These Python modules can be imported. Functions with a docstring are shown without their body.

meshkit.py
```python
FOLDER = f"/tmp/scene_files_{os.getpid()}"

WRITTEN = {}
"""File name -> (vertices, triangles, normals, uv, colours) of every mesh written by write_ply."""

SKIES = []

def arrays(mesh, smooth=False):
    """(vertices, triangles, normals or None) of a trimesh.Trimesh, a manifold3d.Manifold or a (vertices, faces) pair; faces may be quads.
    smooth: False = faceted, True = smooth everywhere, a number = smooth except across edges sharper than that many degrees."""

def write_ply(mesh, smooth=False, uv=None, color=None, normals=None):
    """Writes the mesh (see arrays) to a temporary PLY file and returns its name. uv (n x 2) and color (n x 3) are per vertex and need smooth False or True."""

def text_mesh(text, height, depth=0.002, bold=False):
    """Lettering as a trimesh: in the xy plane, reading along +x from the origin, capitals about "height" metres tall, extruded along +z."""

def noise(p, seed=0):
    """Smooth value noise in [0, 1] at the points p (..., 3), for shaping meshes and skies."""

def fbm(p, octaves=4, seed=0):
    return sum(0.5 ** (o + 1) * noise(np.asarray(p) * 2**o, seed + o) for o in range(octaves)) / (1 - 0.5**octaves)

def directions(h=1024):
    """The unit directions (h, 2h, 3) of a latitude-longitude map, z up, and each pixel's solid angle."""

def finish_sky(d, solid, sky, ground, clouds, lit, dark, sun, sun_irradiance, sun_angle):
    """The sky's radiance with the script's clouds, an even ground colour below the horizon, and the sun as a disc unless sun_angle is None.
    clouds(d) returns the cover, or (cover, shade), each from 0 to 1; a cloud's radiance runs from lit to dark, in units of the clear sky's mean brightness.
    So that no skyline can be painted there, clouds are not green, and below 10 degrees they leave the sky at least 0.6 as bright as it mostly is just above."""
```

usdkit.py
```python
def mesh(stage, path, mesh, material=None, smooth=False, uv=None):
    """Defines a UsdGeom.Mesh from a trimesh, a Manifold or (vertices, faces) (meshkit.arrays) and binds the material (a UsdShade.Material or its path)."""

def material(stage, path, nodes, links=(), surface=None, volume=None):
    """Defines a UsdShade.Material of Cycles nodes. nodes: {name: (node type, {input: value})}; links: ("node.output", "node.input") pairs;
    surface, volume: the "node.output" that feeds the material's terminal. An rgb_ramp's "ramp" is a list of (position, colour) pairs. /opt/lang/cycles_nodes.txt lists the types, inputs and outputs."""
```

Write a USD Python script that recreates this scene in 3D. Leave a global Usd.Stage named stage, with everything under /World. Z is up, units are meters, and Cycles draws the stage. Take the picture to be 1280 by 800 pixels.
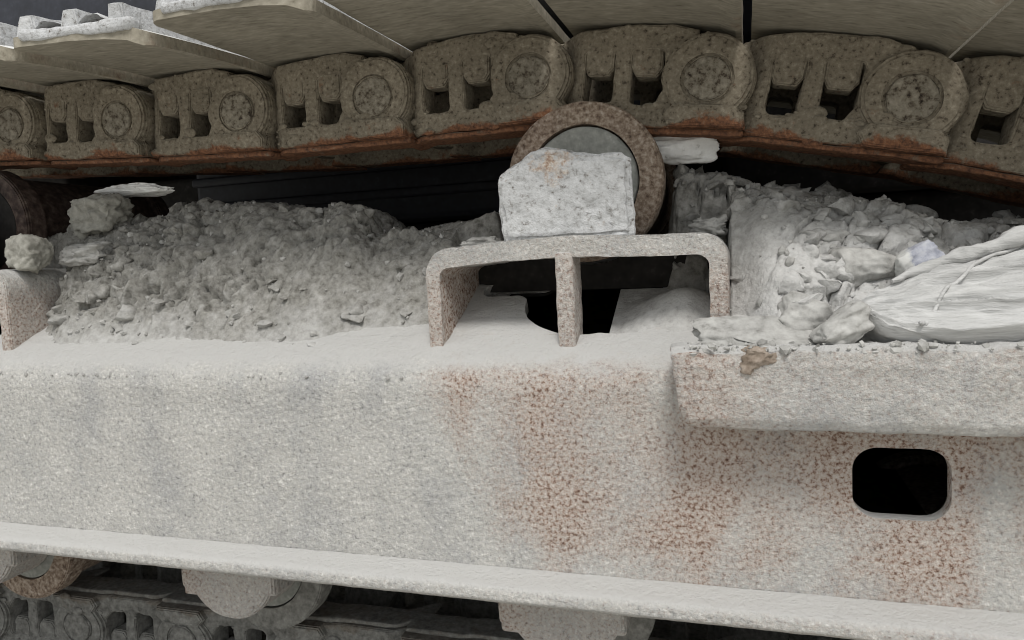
import math, random
import numpy as np, trimesh, manifold3d as m3, usdkit, meshkit
from shapely.geometry import Polygon, Point, box as sbox
from shapely.ops import unary_union
from scipy.spatial import cKDTree
from pxr import Usd, UsdGeom, UsdLux, UsdShade, Gf, Sdf, Vt

stage = Usd.Stage.CreateInMemory()
UsdGeom.SetStageUpAxis(stage, 'Z')
UsdGeom.SetStageMetersPerUnit(stage, 1.0)
UsdGeom.Xform.Define(stage, '/World')
UsdGeom.Scope.Define(stage, '/World/Looks')

# ---------------------------------------------------------------- camera
EXPOSURE = 0.70
RIGHT = np.array([0.95212128, 0.30222274, -0.04611375])
DOWN = np.array([-0.01843897, -0.09379326, -0.99542093])
FWD = np.cross(RIGHT, DOWN)
cam = UsdGeom.Camera.Define(stage, '/World/camera')
cam.CreateHorizontalApertureAttr(36.0)
cam.CreateVerticalApertureAttr(22.5)
cam.CreateFocalLengthAttr(36.0 * 910.25 / 1280)
cam.CreateClippingRangeAttr((0.02, 1000.0))
cam.CreateExposureAttr(EXPOSURE)
cam.AddTransformOp().Set(Gf.Matrix4d(*[float(x) for x in (*RIGHT, 0, *(-DOWN), 0, *(-FWD), 0, 0.0, -0.80, 0.0, 1)]))

# ---------------------------------------------------------------- sky and sun (bright overcast)
SKY, SUN, SUN_ANGLE = 0.105, 0.40, 16.0
SUN_DIR = np.array([0.16, -0.50, 0.85]); SUN_DIR /= np.linalg.norm(SUN_DIR)
dome = UsdLux.DomeLight.Define(stage, '/World/sky')
skym = usdkit.material(stage, '/World/Looks/sky', {
    'sky': ('sky_texture', {'sky_type': 'single_scattering', 'sun_disc': False, 'sun_elevation': float(math.asin(SUN_DIR[2])),
                            'sun_rotation': float(math.atan2(SUN_DIR[0], SUN_DIR[1])), 'aerosol_density': 2.0}),
    'co': ('texture_coordinate', {}),
    'cl': ('noise_texture', {'scale': 2.2, 'detail': 6.0, 'roughness': 0.55}),
    'rm': ('rgb_ramp', {'ramp': [(0.25, (5.5, 5.6, 5.65)), (0.55, (6.9, 7.0, 7.0)), (0.8, (8.5, 8.6, 8.5))]}),
    'mx': ('mix_color', {'fac': 0.85, 'use_clamp': False}),
    'sz': ('separate_xyz', {}), 'gr': ('map_range', {'from_min': 0.0, 'from_max': 1.0, 'to_min': 0.52, 'to_max': 1.25, 'clamp': True}),   # an overcast sky is brightest overhead
    'gm': ('mix_color', {'blend_type': 'multiply', 'fac': 1.0, 'use_clamp': False}),
    'bg': ('background_shader', {'strength': SKY})},
    [('co.generated', 'cl.vector'), ('cl.fac', 'rm.fac'), ('sky.color', 'mx.a'), ('rm.color', 'mx.b'), ('co.generated', 'sz.vector'), ('sz.z', 'gr.value'), ('mx.result', 'gm.a'), ('gr.result', 'gm.b'), ('gm.result', 'bg.color')], surface='bg.background')
UsdShade.MaterialBindingAPI.Apply(dome.GetPrim()).Bind(skym)
sun = UsdLux.DistantLight.Define(stage, '/World/sun')
sun.CreateIntensityAttr(SUN); sun.CreateAngleAttr(SUN_ANGLE); sun.CreateNormalizeAttr(True); sun.CreateColorAttr((1.0, 0.975, 0.942))
zq = Gf.Rotation(Gf.Vec3d(0, 0, 1), Gf.Vec3d(*map(float, SUN_DIR)))
sun.AddTransformOp().Set(Gf.Matrix4d().SetRotate(zq))

# ---------------------------------------------------------------- helpers
names = {}
def fresh(parent, name):
    k = names.get((parent, name), -1) + 1
    names[(parent, name)] = k
    return f'{parent}/{name}' if k == 0 else f'{parent}/{name}_{k:03d}'

def tag(p, label=None, cat=None, group=None, kind=None):
    for k, v in (('label', label), ('category', cat), ('group', group), ('kind', kind)):
        if v: p.SetCustomDataByKey(k, v)
    return p

def thing(name, label, cat, loc=(0, 0, 0), group=None, kind=None):
    x = UsdGeom.Xform.Define(stage, fresh('/World', name))
    x.AddTranslateOp().Set(Gf.Vec3d(*map(float, loc)))
    return tag(x.GetPrim(), label, cat, group, kind)

def origin(prim):
    o = np.zeros(3)
    while prim and prim.GetPath() != Sdf.Path('/World'):
        if prim.HasAttribute('xformOp:translate'): o += np.array(prim.GetAttribute('xformOp:translate').Get())
        prim = prim.GetParent()
    return o

def obj(name, mesh, mat, parent=None, smooth=35, attr=None, label=None, kind=None):
    """mesh in world coordinates; attr: {primvar: function(world vertices)}"""
    root = str(parent.GetPath()) if parent else '/World'
    path = fresh(root, name)
    o = origin(parent) if parent else np.zeros(3)
    v, f, n = meshkit.arrays(mesh, smooth)
    pm = UsdGeom.Mesh.Define(stage, path)
    pm.CreatePointsAttr(Vt.Vec3fArray.FromNumpy((v - o).astype(np.float32)))
    pm.CreateFaceVertexCountsAttr(Vt.IntArray.FromNumpy(np.full(len(f), 3, np.int32)))
    pm.CreateFaceVertexIndicesAttr(Vt.IntArray.FromNumpy(f.astype(np.int32).ravel()))
    pm.CreateSubdivisionSchemeAttr('none')
    if n is not None:
        pm.CreateNormalsAttr(Vt.Vec3fArray.FromNumpy(n.astype(np.float32))); pm.SetNormalsInterpolation('vertex')
    for k, fn in (attr or {}).items():
        UsdGeom.PrimvarsAPI(pm).CreatePrimvar(k, Sdf.ValueTypeNames.FloatArray, 'vertex').Set(Vt.FloatArray.FromNumpy(np.asarray(fn(v), np.float32)))
    UsdShade.MaterialBindingAPI.Apply(pm.GetPrim()).Bind(mat)
    p = pm.GetPrim()
    tag(p, label, None, None, kind)
    return p

def tm(man):
    m = man.to_mesh()
    t = trimesh.Trimesh(np.array(m.vert_properties[:, :3], float), np.array(m.tri_verts), process=False)
    t.merge_vertices()
    return t

def man(mesh):
    return m3.Manifold(m3.Mesh(np.asarray(mesh.vertices, np.float32), np.asarray(mesh.faces, np.uint32)))

def cross(poly):
    polys = list(getattr(poly, 'geoms', [poly]))
    rings = []
    for g in polys:
        rings.append(np.array(g.exterior.coords)[:-1]); rings += [np.array(r.coords)[:-1] for r in g.interiors]
    return m3.CrossSection([r.tolist() for r in rings], m3.FillRule.EvenOdd)

def ext_y(poly, y0, y1, seg=0):
    """polygon in (x, z) extruded along y"""
    m = m3.Manifold.extrude(cross(poly), y1 - y0, seg)
    return m.transform(np.array([[1, 0, 0, 0], [0, 0, 1, y0], [0, 1, 0, 0]], float)) if False else m.rotate([90, 0, 0]).translate([0, y1, 0])

def ext_x(poly, x0, x1, seg=0):
    """polygon in (y, z) extruded along x"""
    return m3.Manifold.extrude(cross(poly), x1 - x0, seg).rotate([90, 0, 0]).rotate([0, 0, 90]).translate([x0, 0, 0])

def bev_y(poly, y0, y1, b):
    """extrusion along y whose two ends are chamfered by b"""
    parts = [ext_y(poly, y0 + b, y1 - b), ext_y(poly.buffer(-b * .35), y0 + b * .3, y1 - b * .3), ext_y(poly.buffer(-b), y0, y1)]
    return m3.Manifold.batch_boolean(parts, m3.OpType.Add)

def disp(t, amp, scale, seed=0, octaves=4, bias=0.5, mask=None):
    n = t.vertex_normals
    d = (meshkit.fbm(np.asarray(t.vertices) * scale + 50.0, octaves, seed) - bias) * 2 * amp
    if mask is not None: d = d * mask(np.asarray(t.vertices))
    t.vertices = t.vertices + n * d[:, None]
    return t

def rbox(x0, y0, z0, x1, y1, z1, r=0.003):
    c = [m3.Manifold.sphere(r, 8).translate([x, y, z]) for x in (x0 + r, x1 - r) for y in (y0 + r, y1 - r) for z in (z0 + r, z1 - r)]
    return m3.Manifold.batch_hull(c)

def cyl_y(cx, cz, r, y0, y1, seg=64):
    return ext_y(Point(cx, cz).buffer(r, seg // 4), y0, y1)

def sstep(a, b, x):
    t = np.clip((np.asarray(x, float) - a) / (b - a), 0, 1)
    return t * t * (3 - 2 * t)

def worley(p, cell, seed, jit=0.95):
    """F1, F2 of jittered cell points (in cell units), and the nearest point's random value"""
    p = np.asarray(p) / cell
    lo, hi = np.floor(p.min(0)).astype(int) - 2, np.ceil(p.max(0)).astype(int) + 2
    g = np.stack(np.meshgrid(*[np.arange(a, b) for a, b in zip(lo, hi)], indexing='ij'), -1).reshape(-1, p.shape[1]).astype(float)
    rs = np.random.RandomState(seed)
    pts = g + 0.5 + (rs.rand(*g.shape) - .5) * jit
    d, i = cKDTree(pts).query(p, k=2)
    return d[:, 0], d[:, 1], rs.rand(len(pts))[i[:, 0]]

# ---------------------------------------------------------------- materials
def mat(name, nodes, links, surface='p.BSDF'):
    return usdkit.material(stage, '/World/Looks/' + name, nodes, links, surface=surface)

def speckled(name, ramp, scale=260, rough=0.95, bump=0.6, dist=0.0012, tint=None, big=None, attr=None, top=None, stretch=None, spec=0.15, soft=0.15, lstretch=(1, 1, 1)):
    """grit: a ramp over fine noise, toned by a large noise; attr=(primvar, ramp) blends a second ramp; top=colour of dust lying on upward faces"""
    n = {'g': ('geometry', {}), 'm': ('mapping', {'mapping_type': 'point', 'scale': stretch or (1, 1, 1)}),
         'f': ('noise_texture', {'scale': scale, 'detail': 5.0, 'roughness': 0.65}), 'r': ('rgb_ramp', {'ramp': ramp}),
         'lm': ('mapping', {'mapping_type': 'point', 'scale': lstretch}), 'l': ('noise_texture', {'scale': 14.0, 'detail': 5.0, 'roughness': 0.6}), 'lr': ('rgb_ramp', {'ramp': big or [(0.3, (0.82, 0.82, 0.82)), (0.7, (1.12, 1.12, 1.12))]}),
         'mx': ('mix_color', {'blend_type': 'multiply', 'fac': 1.0, 'use_clamp': False}),
         'h': ('noise_texture', {'scale': scale * 0.6, 'detail': 6.0, 'roughness': 0.7}),
         'b': ('bump', {'strength': bump, 'distance': dist}),
         'p': ('principled_bsdf', {'roughness': rough, 'specular_ior_level': spec})}
    k = [('g.position', 'm.vector'), ('m.vector', 'f.vector'), ('m.vector', 'h.vector'), ('g.position', 'lm.vector'), ('lm.vector', 'l.vector'), ('f.fac', 'r.fac'), ('l.fac', 'lr.fac'), ('r.color', 'mx.a'), ('lr.color', 'mx.b'),
         ('h.fac', 'b.height'), ('b.normal', 'p.normal')]
    out = 'mx.result'
    if attr:
        n |= {'at': ('attribute', {'attribute': attr[0]}), 'f2': ('noise_texture', {'scale': scale * 1.05, 'detail': 4.0, 'roughness': 0.7}), 'r2': ('rgb_ramp', {'ramp': attr[1]}),
              'ad': ('math', {'math_type': 'multiply_add', 'value2': 1.0}), 'n3': ('noise_texture', {'scale': attr[2], 'detail': 6.0, 'roughness': 0.75}),
              'sb': ('map_range', {'value': 0.5, 'from_min': 0.25, 'from_max': 0.75, 'to_min': -0.5, 'to_max': 0.5}),
              'cl': ('map_range', {'from_min': 0.5 - soft, 'from_max': 0.5 + soft, 'to_min': 0.0, 'to_max': 1.0, 'clamp': True}),
              'm2': ('mix_color', {'blend_type': 'mix', 'use_clamp': False})}
        k += [('g.position', 'f2.vector'), ('f2.fac', 'r2.fac'), ('g.position', 'n3.vector'), ('n3.fac', 'sb.value'), ('at.fac', 'ad.value1'), ('sb.result', 'ad.value3'), ('ad.value', 'cl.value'),
              ('cl.result', 'm2.fac'), (out, 'm2.a'), ('r2.color', 'm2.b')]
        out = 'm2.result'
    if top:
        n |= {'sx': ('separate_xyz', {}), 'tn': ('map_range', {'from_min': top[1], 'from_max': top[2], 'to_min': 0.0, 'to_max': 1.0, 'clamp': True}),
              'tc': ('mix_color', {'blend_type': 'mix', 'b': top[0], 'use_clamp': False}), 'tq': ('noise_texture', {'scale': 60.0, 'detail': 5.0, 'roughness': 0.7}),
              'ta': ('math', {'math_type': 'multiply_add', 'value2': 0.7})}
        k += [('g.normal', 'sx.vector'), ('g.position', 'tq.vector'), ('tq.fac', 'ta.value1'), ('sx.z', 'ta.value3'), ('ta.value', 'tn.value'), ('tn.result', 'tc.fac'), (out, 'tc.a')]
        out = 'tc.result'
    k.append((out, 'p.base_color'))
    return mat(name, n, k)

# frame: pale dried cement-like dust over paint, with reddish rusty grit where the primvar "rust" is high
M_frame = speckled('dusty_frame_steel', [(0.25, (0.15, 0.147, 0.142)), (0.345, (0.32, 0.316, 0.306)), (0.42, (0.43, 0.426, 0.413)), (0.56, (0.478, 0.470, 0.447)), (0.70, (0.66, 0.652, 0.63))], scale=310, bump=1.0, dist=0.0045,
                   big=[(0.28, (0.80, 0.81, 0.83)), (0.5, (1.0, 0.995, 0.98)), (0.72, (1.10, 1.09, 1.07))], lstretch=(1.2, 1.2, 0.7),
                   attr=('rust', [(0.30, (0.085, 0.045, 0.033)), (0.39, (0.20, 0.126, 0.094)), (0.44, (0.315, 0.226, 0.18)), (0.485, (0.425, 0.357, 0.308)), (0.58, (0.47, 0.415, 0.37)), (0.70, (0.62, 0.575, 0.53))], 380.0), soft=0.36,
                   top=((0.49, 0.484, 0.466), 0.80, 1.2))
M_white = speckled('pale_cement_dust', [(0.30, (0.13, 0.115, 0.10)), (0.37, (0.35, 0.345, 0.335)), (0.46, (0.475, 0.478, 0.475)), (0.75, (0.58, 0.585, 0.585))], scale=230, bump=1.0, dist=0.003,
                   attr=('rust', [(0.32, (0.20, 0.12, 0.085)), (0.48, (0.42, 0.33, 0.26)), (0.62, (0.58, 0.54, 0.49))], 90.0))
M_rust = speckled('rusty_roller_steel', [(0.30, (0.06, 0.042, 0.034)), (0.42, (0.17, 0.125, 0.095)), (0.52, (0.26, 0.205, 0.16)), (0.60, (0.34, 0.285, 0.235)), (0.72, (0.46, 0.41, 0.36))], scale=210, bump=0.8, dist=0.0016,
                  big=[(0.3, (0.8, 0.78, 0.78)), (0.7, (1.12, 1.12, 1.1))])
M_rust_shaded = speckled('shaded_rusty_steel', [(0.32, (0.02, 0.014, 0.012)), (0.5, (0.055, 0.038, 0.032)), (0.7, (0.11, 0.085, 0.07))], scale=120, bump=0.4, dist=0.001, rough=0.7)  # darkened copy of the rusty roller steel, shade put into its colour
M_hub = speckled('grey_hub_steel', [(0.3, (0.20, 0.205, 0.19)), (0.6, (0.30, 0.305, 0.28)), (0.75, (0.42, 0.42, 0.40))], scale=160, bump=0.3, dist=0.0008)
RUST_RAMP = [(0.28, (0.04, 0.024, 0.018)), (0.42, (0.115, 0.058, 0.036)), (0.52, (0.17, 0.083, 0.048)), (0.60, (0.225, 0.105, 0.055)), (0.70, (0.22, 0.165, 0.12))]
LINK_RAMP = [(0.28, (0.035, 0.028, 0.022)), (0.365, (0.095, 0.078, 0.058)), (0.42, (0.175, 0.15, 0.113)), (0.56, (0.22, 0.192, 0.146)), (0.72, (0.33, 0.295, 0.232))]
M_link = speckled('muddy_link_steel', LINK_RAMP, scale=230, bump=0.7, dist=0.0016, attr=('rust', RUST_RAMP, 60.0), top=((0.27, 0.25, 0.205), 0.9, 1.3))
M_pit = speckled('pitted_pin_end', [(0.32, (0.03, 0.024, 0.02)), (0.40, (0.11, 0.09, 0.068)), (0.47, (0.19, 0.17, 0.133)), (0.7, (0.31, 0.28, 0.228))], scale=190, bump=0.9, dist=0.0018)
M_shoe = speckled('dusty_shoe_steel', [(0.28, (0.155, 0.138, 0.105)), (0.42, (0.245, 0.223, 0.176)), (0.55, (0.285, 0.26, 0.207)), (0.72, (0.37, 0.342, 0.28))], scale=150, bump=0.35, dist=0.0009, stretch=(0.45, 1.6, 1.0),
                  attr=('rust', [(0.3, (0.14, 0.10, 0.075)), (0.6, (0.28, 0.235, 0.18))], 50.0), top=((0.62, 0.62, 0.60), 0.85, 1.05))
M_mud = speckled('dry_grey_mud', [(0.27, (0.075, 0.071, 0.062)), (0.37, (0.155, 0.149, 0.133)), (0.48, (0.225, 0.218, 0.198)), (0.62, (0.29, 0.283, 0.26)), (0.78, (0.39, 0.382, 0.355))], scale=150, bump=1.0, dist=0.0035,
                 big=[(0.3, (0.80, 0.80, 0.79)), (0.7, (1.1, 1.1, 1.1))], attr=('dust', [(0.28, (0.29, 0.286, 0.272)), (0.42, (0.42, 0.415, 0.40)), (0.7, (0.51, 0.505, 0.488))], 60.0), soft=0.6)  # dust ramp: pale dust in front, darker back holds painted shade under the track
M_clod = speckled('pale_mud_clod', [(0.28, (0.16, 0.156, 0.143)), (0.40, (0.29, 0.285, 0.268)), (0.55, (0.36, 0.355, 0.336)), (0.75, (0.45, 0.445, 0.422))], scale=110, bump=0.8, dist=0.0018)
M_clod_d = speckled('khaki_mud_clod', [(0.28, (0.17, 0.165, 0.14)), (0.5, (0.29, 0.283, 0.25)), (0.75, (0.38, 0.37, 0.33))], scale=110, bump=0.8, dist=0.0018)
M_blue = speckled('bluish_stone', [(0.28, (0.20, 0.21, 0.25)), (0.5, (0.33, 0.34, 0.38)), (0.75, (0.48, 0.485, 0.50))], scale=140, bump=0.5, dist=0.001, attr=('rust', [(0.3, (0.42, 0.42, 0.40)), (0.7, (0.52, 0.52, 0.5))], 60.0))
M_brown = speckled('brown_stone', [(0.28, (0.13, 0.10, 0.075)), (0.5, (0.24, 0.195, 0.155)), (0.75, (0.38, 0.33, 0.28))], scale=120, bump=0.7, dist=0.0015)
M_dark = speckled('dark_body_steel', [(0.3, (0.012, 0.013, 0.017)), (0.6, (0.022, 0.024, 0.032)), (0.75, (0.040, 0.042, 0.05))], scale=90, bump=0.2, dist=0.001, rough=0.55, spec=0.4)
M_void = speckled('shade_dark_steel', [(0.3, (0.012, 0.011, 0.010)), (0.6, (0.025, 0.023, 0.021)), (0.75, (0.05, 0.046, 0.042))], scale=90, bump=0.4, dist=0.001, rough=0.8)  # near-black steel: shade of recesses and openings put into the colour
M_sack = speckled('dusty_woven_sack', [(0.28, (0.30, 0.30, 0.29)), (0.45, (0.43, 0.428, 0.415)), (0.75, (0.52, 0.518, 0.505))], scale=190, bump=0.8, dist=0.003, stretch=(0.14, 1.2, 1.2))
M_lower = speckled('lower_run_steel', [(0.26, (0.09, 0.088, 0.08)), (0.5, (0.19, 0.187, 0.172)), (0.75, (0.30, 0.295, 0.275))], scale=150, bump=0.7, dist=0.0016, attr=('rust', [(0.3, (0.10, 0.085, 0.07)), (0.7, (0.22, 0.205, 0.18))], 60.0))
M_gap_light = speckled('gap_light_white', [(0.30, (0.30, 0.29, 0.26)), (0.40, (0.70, 0.695, 0.67)), (0.7, (0.86, 0.86, 0.84))], scale=120, bump=0.5, dist=0.001)  # near-white colour stands in for light in the gaps under the track
M_ground = speckled('dusty_ground', [(0.3, (0.36, 0.345, 0.31)), (0.55, (0.46, 0.445, 0.405)), (0.75, (0.54, 0.525, 0.48))], scale=40, bump=0.7, dist=0.006)

# ---------------------------------------------------------------- setting
GZ = -0.535
def grid(xs, ys, zf):
    X, Y = np.meshgrid(xs, ys, indexing='ij')
    v = np.stack([X, Y, zf(X, Y)], -1).reshape(-1, 3)
    i, j = np.meshgrid(np.arange(len(xs) - 1), np.arange(len(ys) - 1), indexing='ij')
    a = (i * len(ys) + j).ravel(); b = a + len(ys)
    return trimesh.Trimesh(v, np.vstack([np.stack([a, b, b + 1], 1), np.stack([a, b + 1, a + 1], 1)]), process=False)

def warp_axis(a, b, n):
    t = np.linspace(-1, 1, n)
    return (a + b) / 2 + (b - a) / 2 * np.sign(t) * np.abs(t) ** 3
def gz(X, Y):
    p = np.stack([X, Y, 0 * X], -1)
    r = np.hypot(X, Y)
    bank = 2.6 * sstep(5.0, 10.0, Y) * sstep(60, 25, r)          # a pale spoil bank rises behind the machine
    return GZ + bank * (0.75 + 0.5 * meshkit.fbm(p * 0.35 + 9, 4, 3)) + 0.03 * (meshkit.fbm(p * 1.5 + 3, 4, 5) - .5) * sstep(1.2, 3, np.abs(Y))
tag(obj('ground', grid(warp_axis(-90, 90, 161), warp_axis(-90, 90, 161), gz), M_ground, smooth=True), 'pale dusty ground rising to a spoil bank beyond the machine', 'ground', kind='structure')

# the machine's body overhead and the dark centre of the undercarriage behind the track
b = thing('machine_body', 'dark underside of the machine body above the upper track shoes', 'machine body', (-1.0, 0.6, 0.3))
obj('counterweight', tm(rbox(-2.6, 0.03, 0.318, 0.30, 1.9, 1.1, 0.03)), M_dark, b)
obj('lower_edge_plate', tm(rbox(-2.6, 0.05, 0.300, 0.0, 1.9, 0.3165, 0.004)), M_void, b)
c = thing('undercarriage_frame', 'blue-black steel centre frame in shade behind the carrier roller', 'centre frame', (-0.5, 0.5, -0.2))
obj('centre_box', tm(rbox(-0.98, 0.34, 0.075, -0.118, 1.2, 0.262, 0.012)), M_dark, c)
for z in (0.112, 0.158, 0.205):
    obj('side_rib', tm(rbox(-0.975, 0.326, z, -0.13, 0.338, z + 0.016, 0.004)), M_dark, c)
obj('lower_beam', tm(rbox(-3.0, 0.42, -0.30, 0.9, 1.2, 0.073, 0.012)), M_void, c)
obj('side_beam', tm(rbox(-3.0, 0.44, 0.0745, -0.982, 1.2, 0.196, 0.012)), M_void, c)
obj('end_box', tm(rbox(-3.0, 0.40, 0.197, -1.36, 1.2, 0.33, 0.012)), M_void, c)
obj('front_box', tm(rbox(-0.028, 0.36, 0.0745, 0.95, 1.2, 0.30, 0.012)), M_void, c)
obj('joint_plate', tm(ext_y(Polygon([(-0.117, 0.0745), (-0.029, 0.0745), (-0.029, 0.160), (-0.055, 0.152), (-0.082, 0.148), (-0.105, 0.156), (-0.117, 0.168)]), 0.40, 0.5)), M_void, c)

# ---------------------------------------------------------------- track frame
FY, SL = 0.23, math.tan(math.radians(26.5))
def slope_z(y):
    return -0.088 + (np.minimum(-np.abs(y), -0.02) + 0.212) * SL
def rust_field(v):
    x, z = v[:, 0], v[:, 2]
    a = sstep(-0.268, -0.215, x + 0.05 * (meshkit.fbm(v * 9 + 4, 3, 8) - .5) * 2 + 0.22 * (z + .17))
    q = v + 0.045 * (np.stack([meshkit.fbm(v * 16 + o, 4, o) for o in (3, 5, 7)], -1) - .5)
    c, s_ = math.cos(.55), math.sin(.55)
    q2 = np.stack([q[:, 0] * c - q[:, 2] * s_, q[:, 1], q[:, 0] * s_ + q[:, 2] * c], 1)
    st = 0.45 * meshkit.fbm(q * np.array([30, 30, 5]) + 11, 5, 12) + 0.55 * meshkit.fbm(q2 * np.array([15, 15, 10]) + 5, 5, 13)
    a = a * np.clip(0.60 + 3.4 * (st - .5), 0.20, 0.92)
    cave = np.exp(-((x + 0.005) / .05) ** 2 - ((z + 0.16) / .045) ** 2) * .4        # flaked red patch below the step plate's end
    return np.clip(a + cave - 0.32 * sstep(-.1, -.085, z) - .2 * sstep(-.235, -.255, z), 0, 1)

def half(y):                                          # outer profile, one side (y<0), bottom to ridge
    pts = [(-FY, -0.2795), (-FY, -0.112)]
    for t in np.linspace(0, 1, 9)[1:]:
        th = math.radians(t * (90 - 26.5))
        pts.append((-FY + 0.034 * (1 - math.cos(th)), -0.112 + 0.034 * math.sin(th)))
    y1, z1 = pts[-1]
    pts.append((-0.03, z1 + (-0.03 - y1) * SL))
    return pts
prof = half(0)
outer = Polygon(prof + [(-y, z) for y, z in prof[::-1]])
inner = outer.buffer(-0.012).intersection(sbox(-1, -0.27, 1, 1))
inner = unary_union([inner, sbox(-FY + .0121, -0.2795 - 0.01, FY - .0121, -0.26)])
shell = ext_x(outer.difference(inner), -1.7, 1.1)
hole = sbox(0.0723, -0.2005, 0.1365, -0.148).buffer(-0.017).buffer(0.017, 8)
shell -= ext_y(hole, -0.3, -0.15)
th = math.radians(26.5)
def opening(dx, grow):
    o = unary_union([Point(-0.138, -0.004).buffer(0.062, 24), Point(-0.105, -0.006).buffer(0.060, 24), Point(-0.082, -0.004).buffer(0.052, 24), sbox(-0.250, 0.004, -0.034, 0.030)]).buffer(.012).buffer(-.024).buffer(.012 + grow)
    c = m3.Manifold.extrude(cross(o), 0.2).translate([0, 0, -0.1]).rotate([26.5, 0, 0]).translate([dx, -0.122, float(slope_z(-0.122))])
    return c ^ m3.Manifold.cube([0.4, 0.2, 0.5], True).translate([-0.139 + dx, -0.14, 0])
for dx in (0.0, -0.768):
    shell -= opening(dx, 0.0)
t = tm(shell.trim_by_plane([1, 0, 0], -1.2).trim_by_plane([-1, 0, 0], -0.6).refine_to_length(0.007))
def near_mask(v):
    return np.where(v[:, 1] < -.03, 1.0, 0.0) * np.where((np.abs(v[:, 0] - .104) < .04) & (np.abs(v[:, 2] + .174) < .034), 0.15, 1.0)
t = disp(t, 0.0016, 45, 21, 4, mask=near_mask)
t = disp(t, 0.0016, 85, 22, 4, mask=lambda v: near_mask(v) * sstep(-.125, -.105, v[:, 2]) * sstep(.4, .6, meshkit.fbm(v * 16, 3, 24)))
frame = thing('track_frame', 'long pale dust-coated track frame box with a rounded rectangular hole in its side', 'track frame', (-0.2, 0, -0.28))
obj('side_shell', t, M_frame, frame, 40, {'rust': rust_field})
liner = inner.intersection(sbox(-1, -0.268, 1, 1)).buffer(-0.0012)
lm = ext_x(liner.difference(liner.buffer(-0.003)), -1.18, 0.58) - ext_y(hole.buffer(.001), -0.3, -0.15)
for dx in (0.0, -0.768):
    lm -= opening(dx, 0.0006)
obj('added_dark_lining', tm(lm), M_void, frame)  # added dark sheet that keeps the openings black inside
obj('bottom_plate', tm(m3.Manifold.cube([1.79, 0.42, 0.006]).translate([-1.195, -0.21, -0.2985])), M_void, frame)
for s in (-1.185, 0.585):
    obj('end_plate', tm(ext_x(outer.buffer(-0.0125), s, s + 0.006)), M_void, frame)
lipp = Polygon([(-0.2303, -0.2625), (-0.2585, -0.2655), (-0.2625, -0.2690), (-0.2630, -0.2760), (-0.2595, -0.2795), (-0.2303, -0.2795)])
lip = tm(ext_x(lipp, -1.2, 0.6).refine_to_length(0.006))
obj('bottom_flange', disp(lip, 0.0008, 60, 31), M_frame, frame, 40, {'rust': lambda v: 0.12 + 0.2 * sstep(-.2, .2, v[:, 0])})

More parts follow.
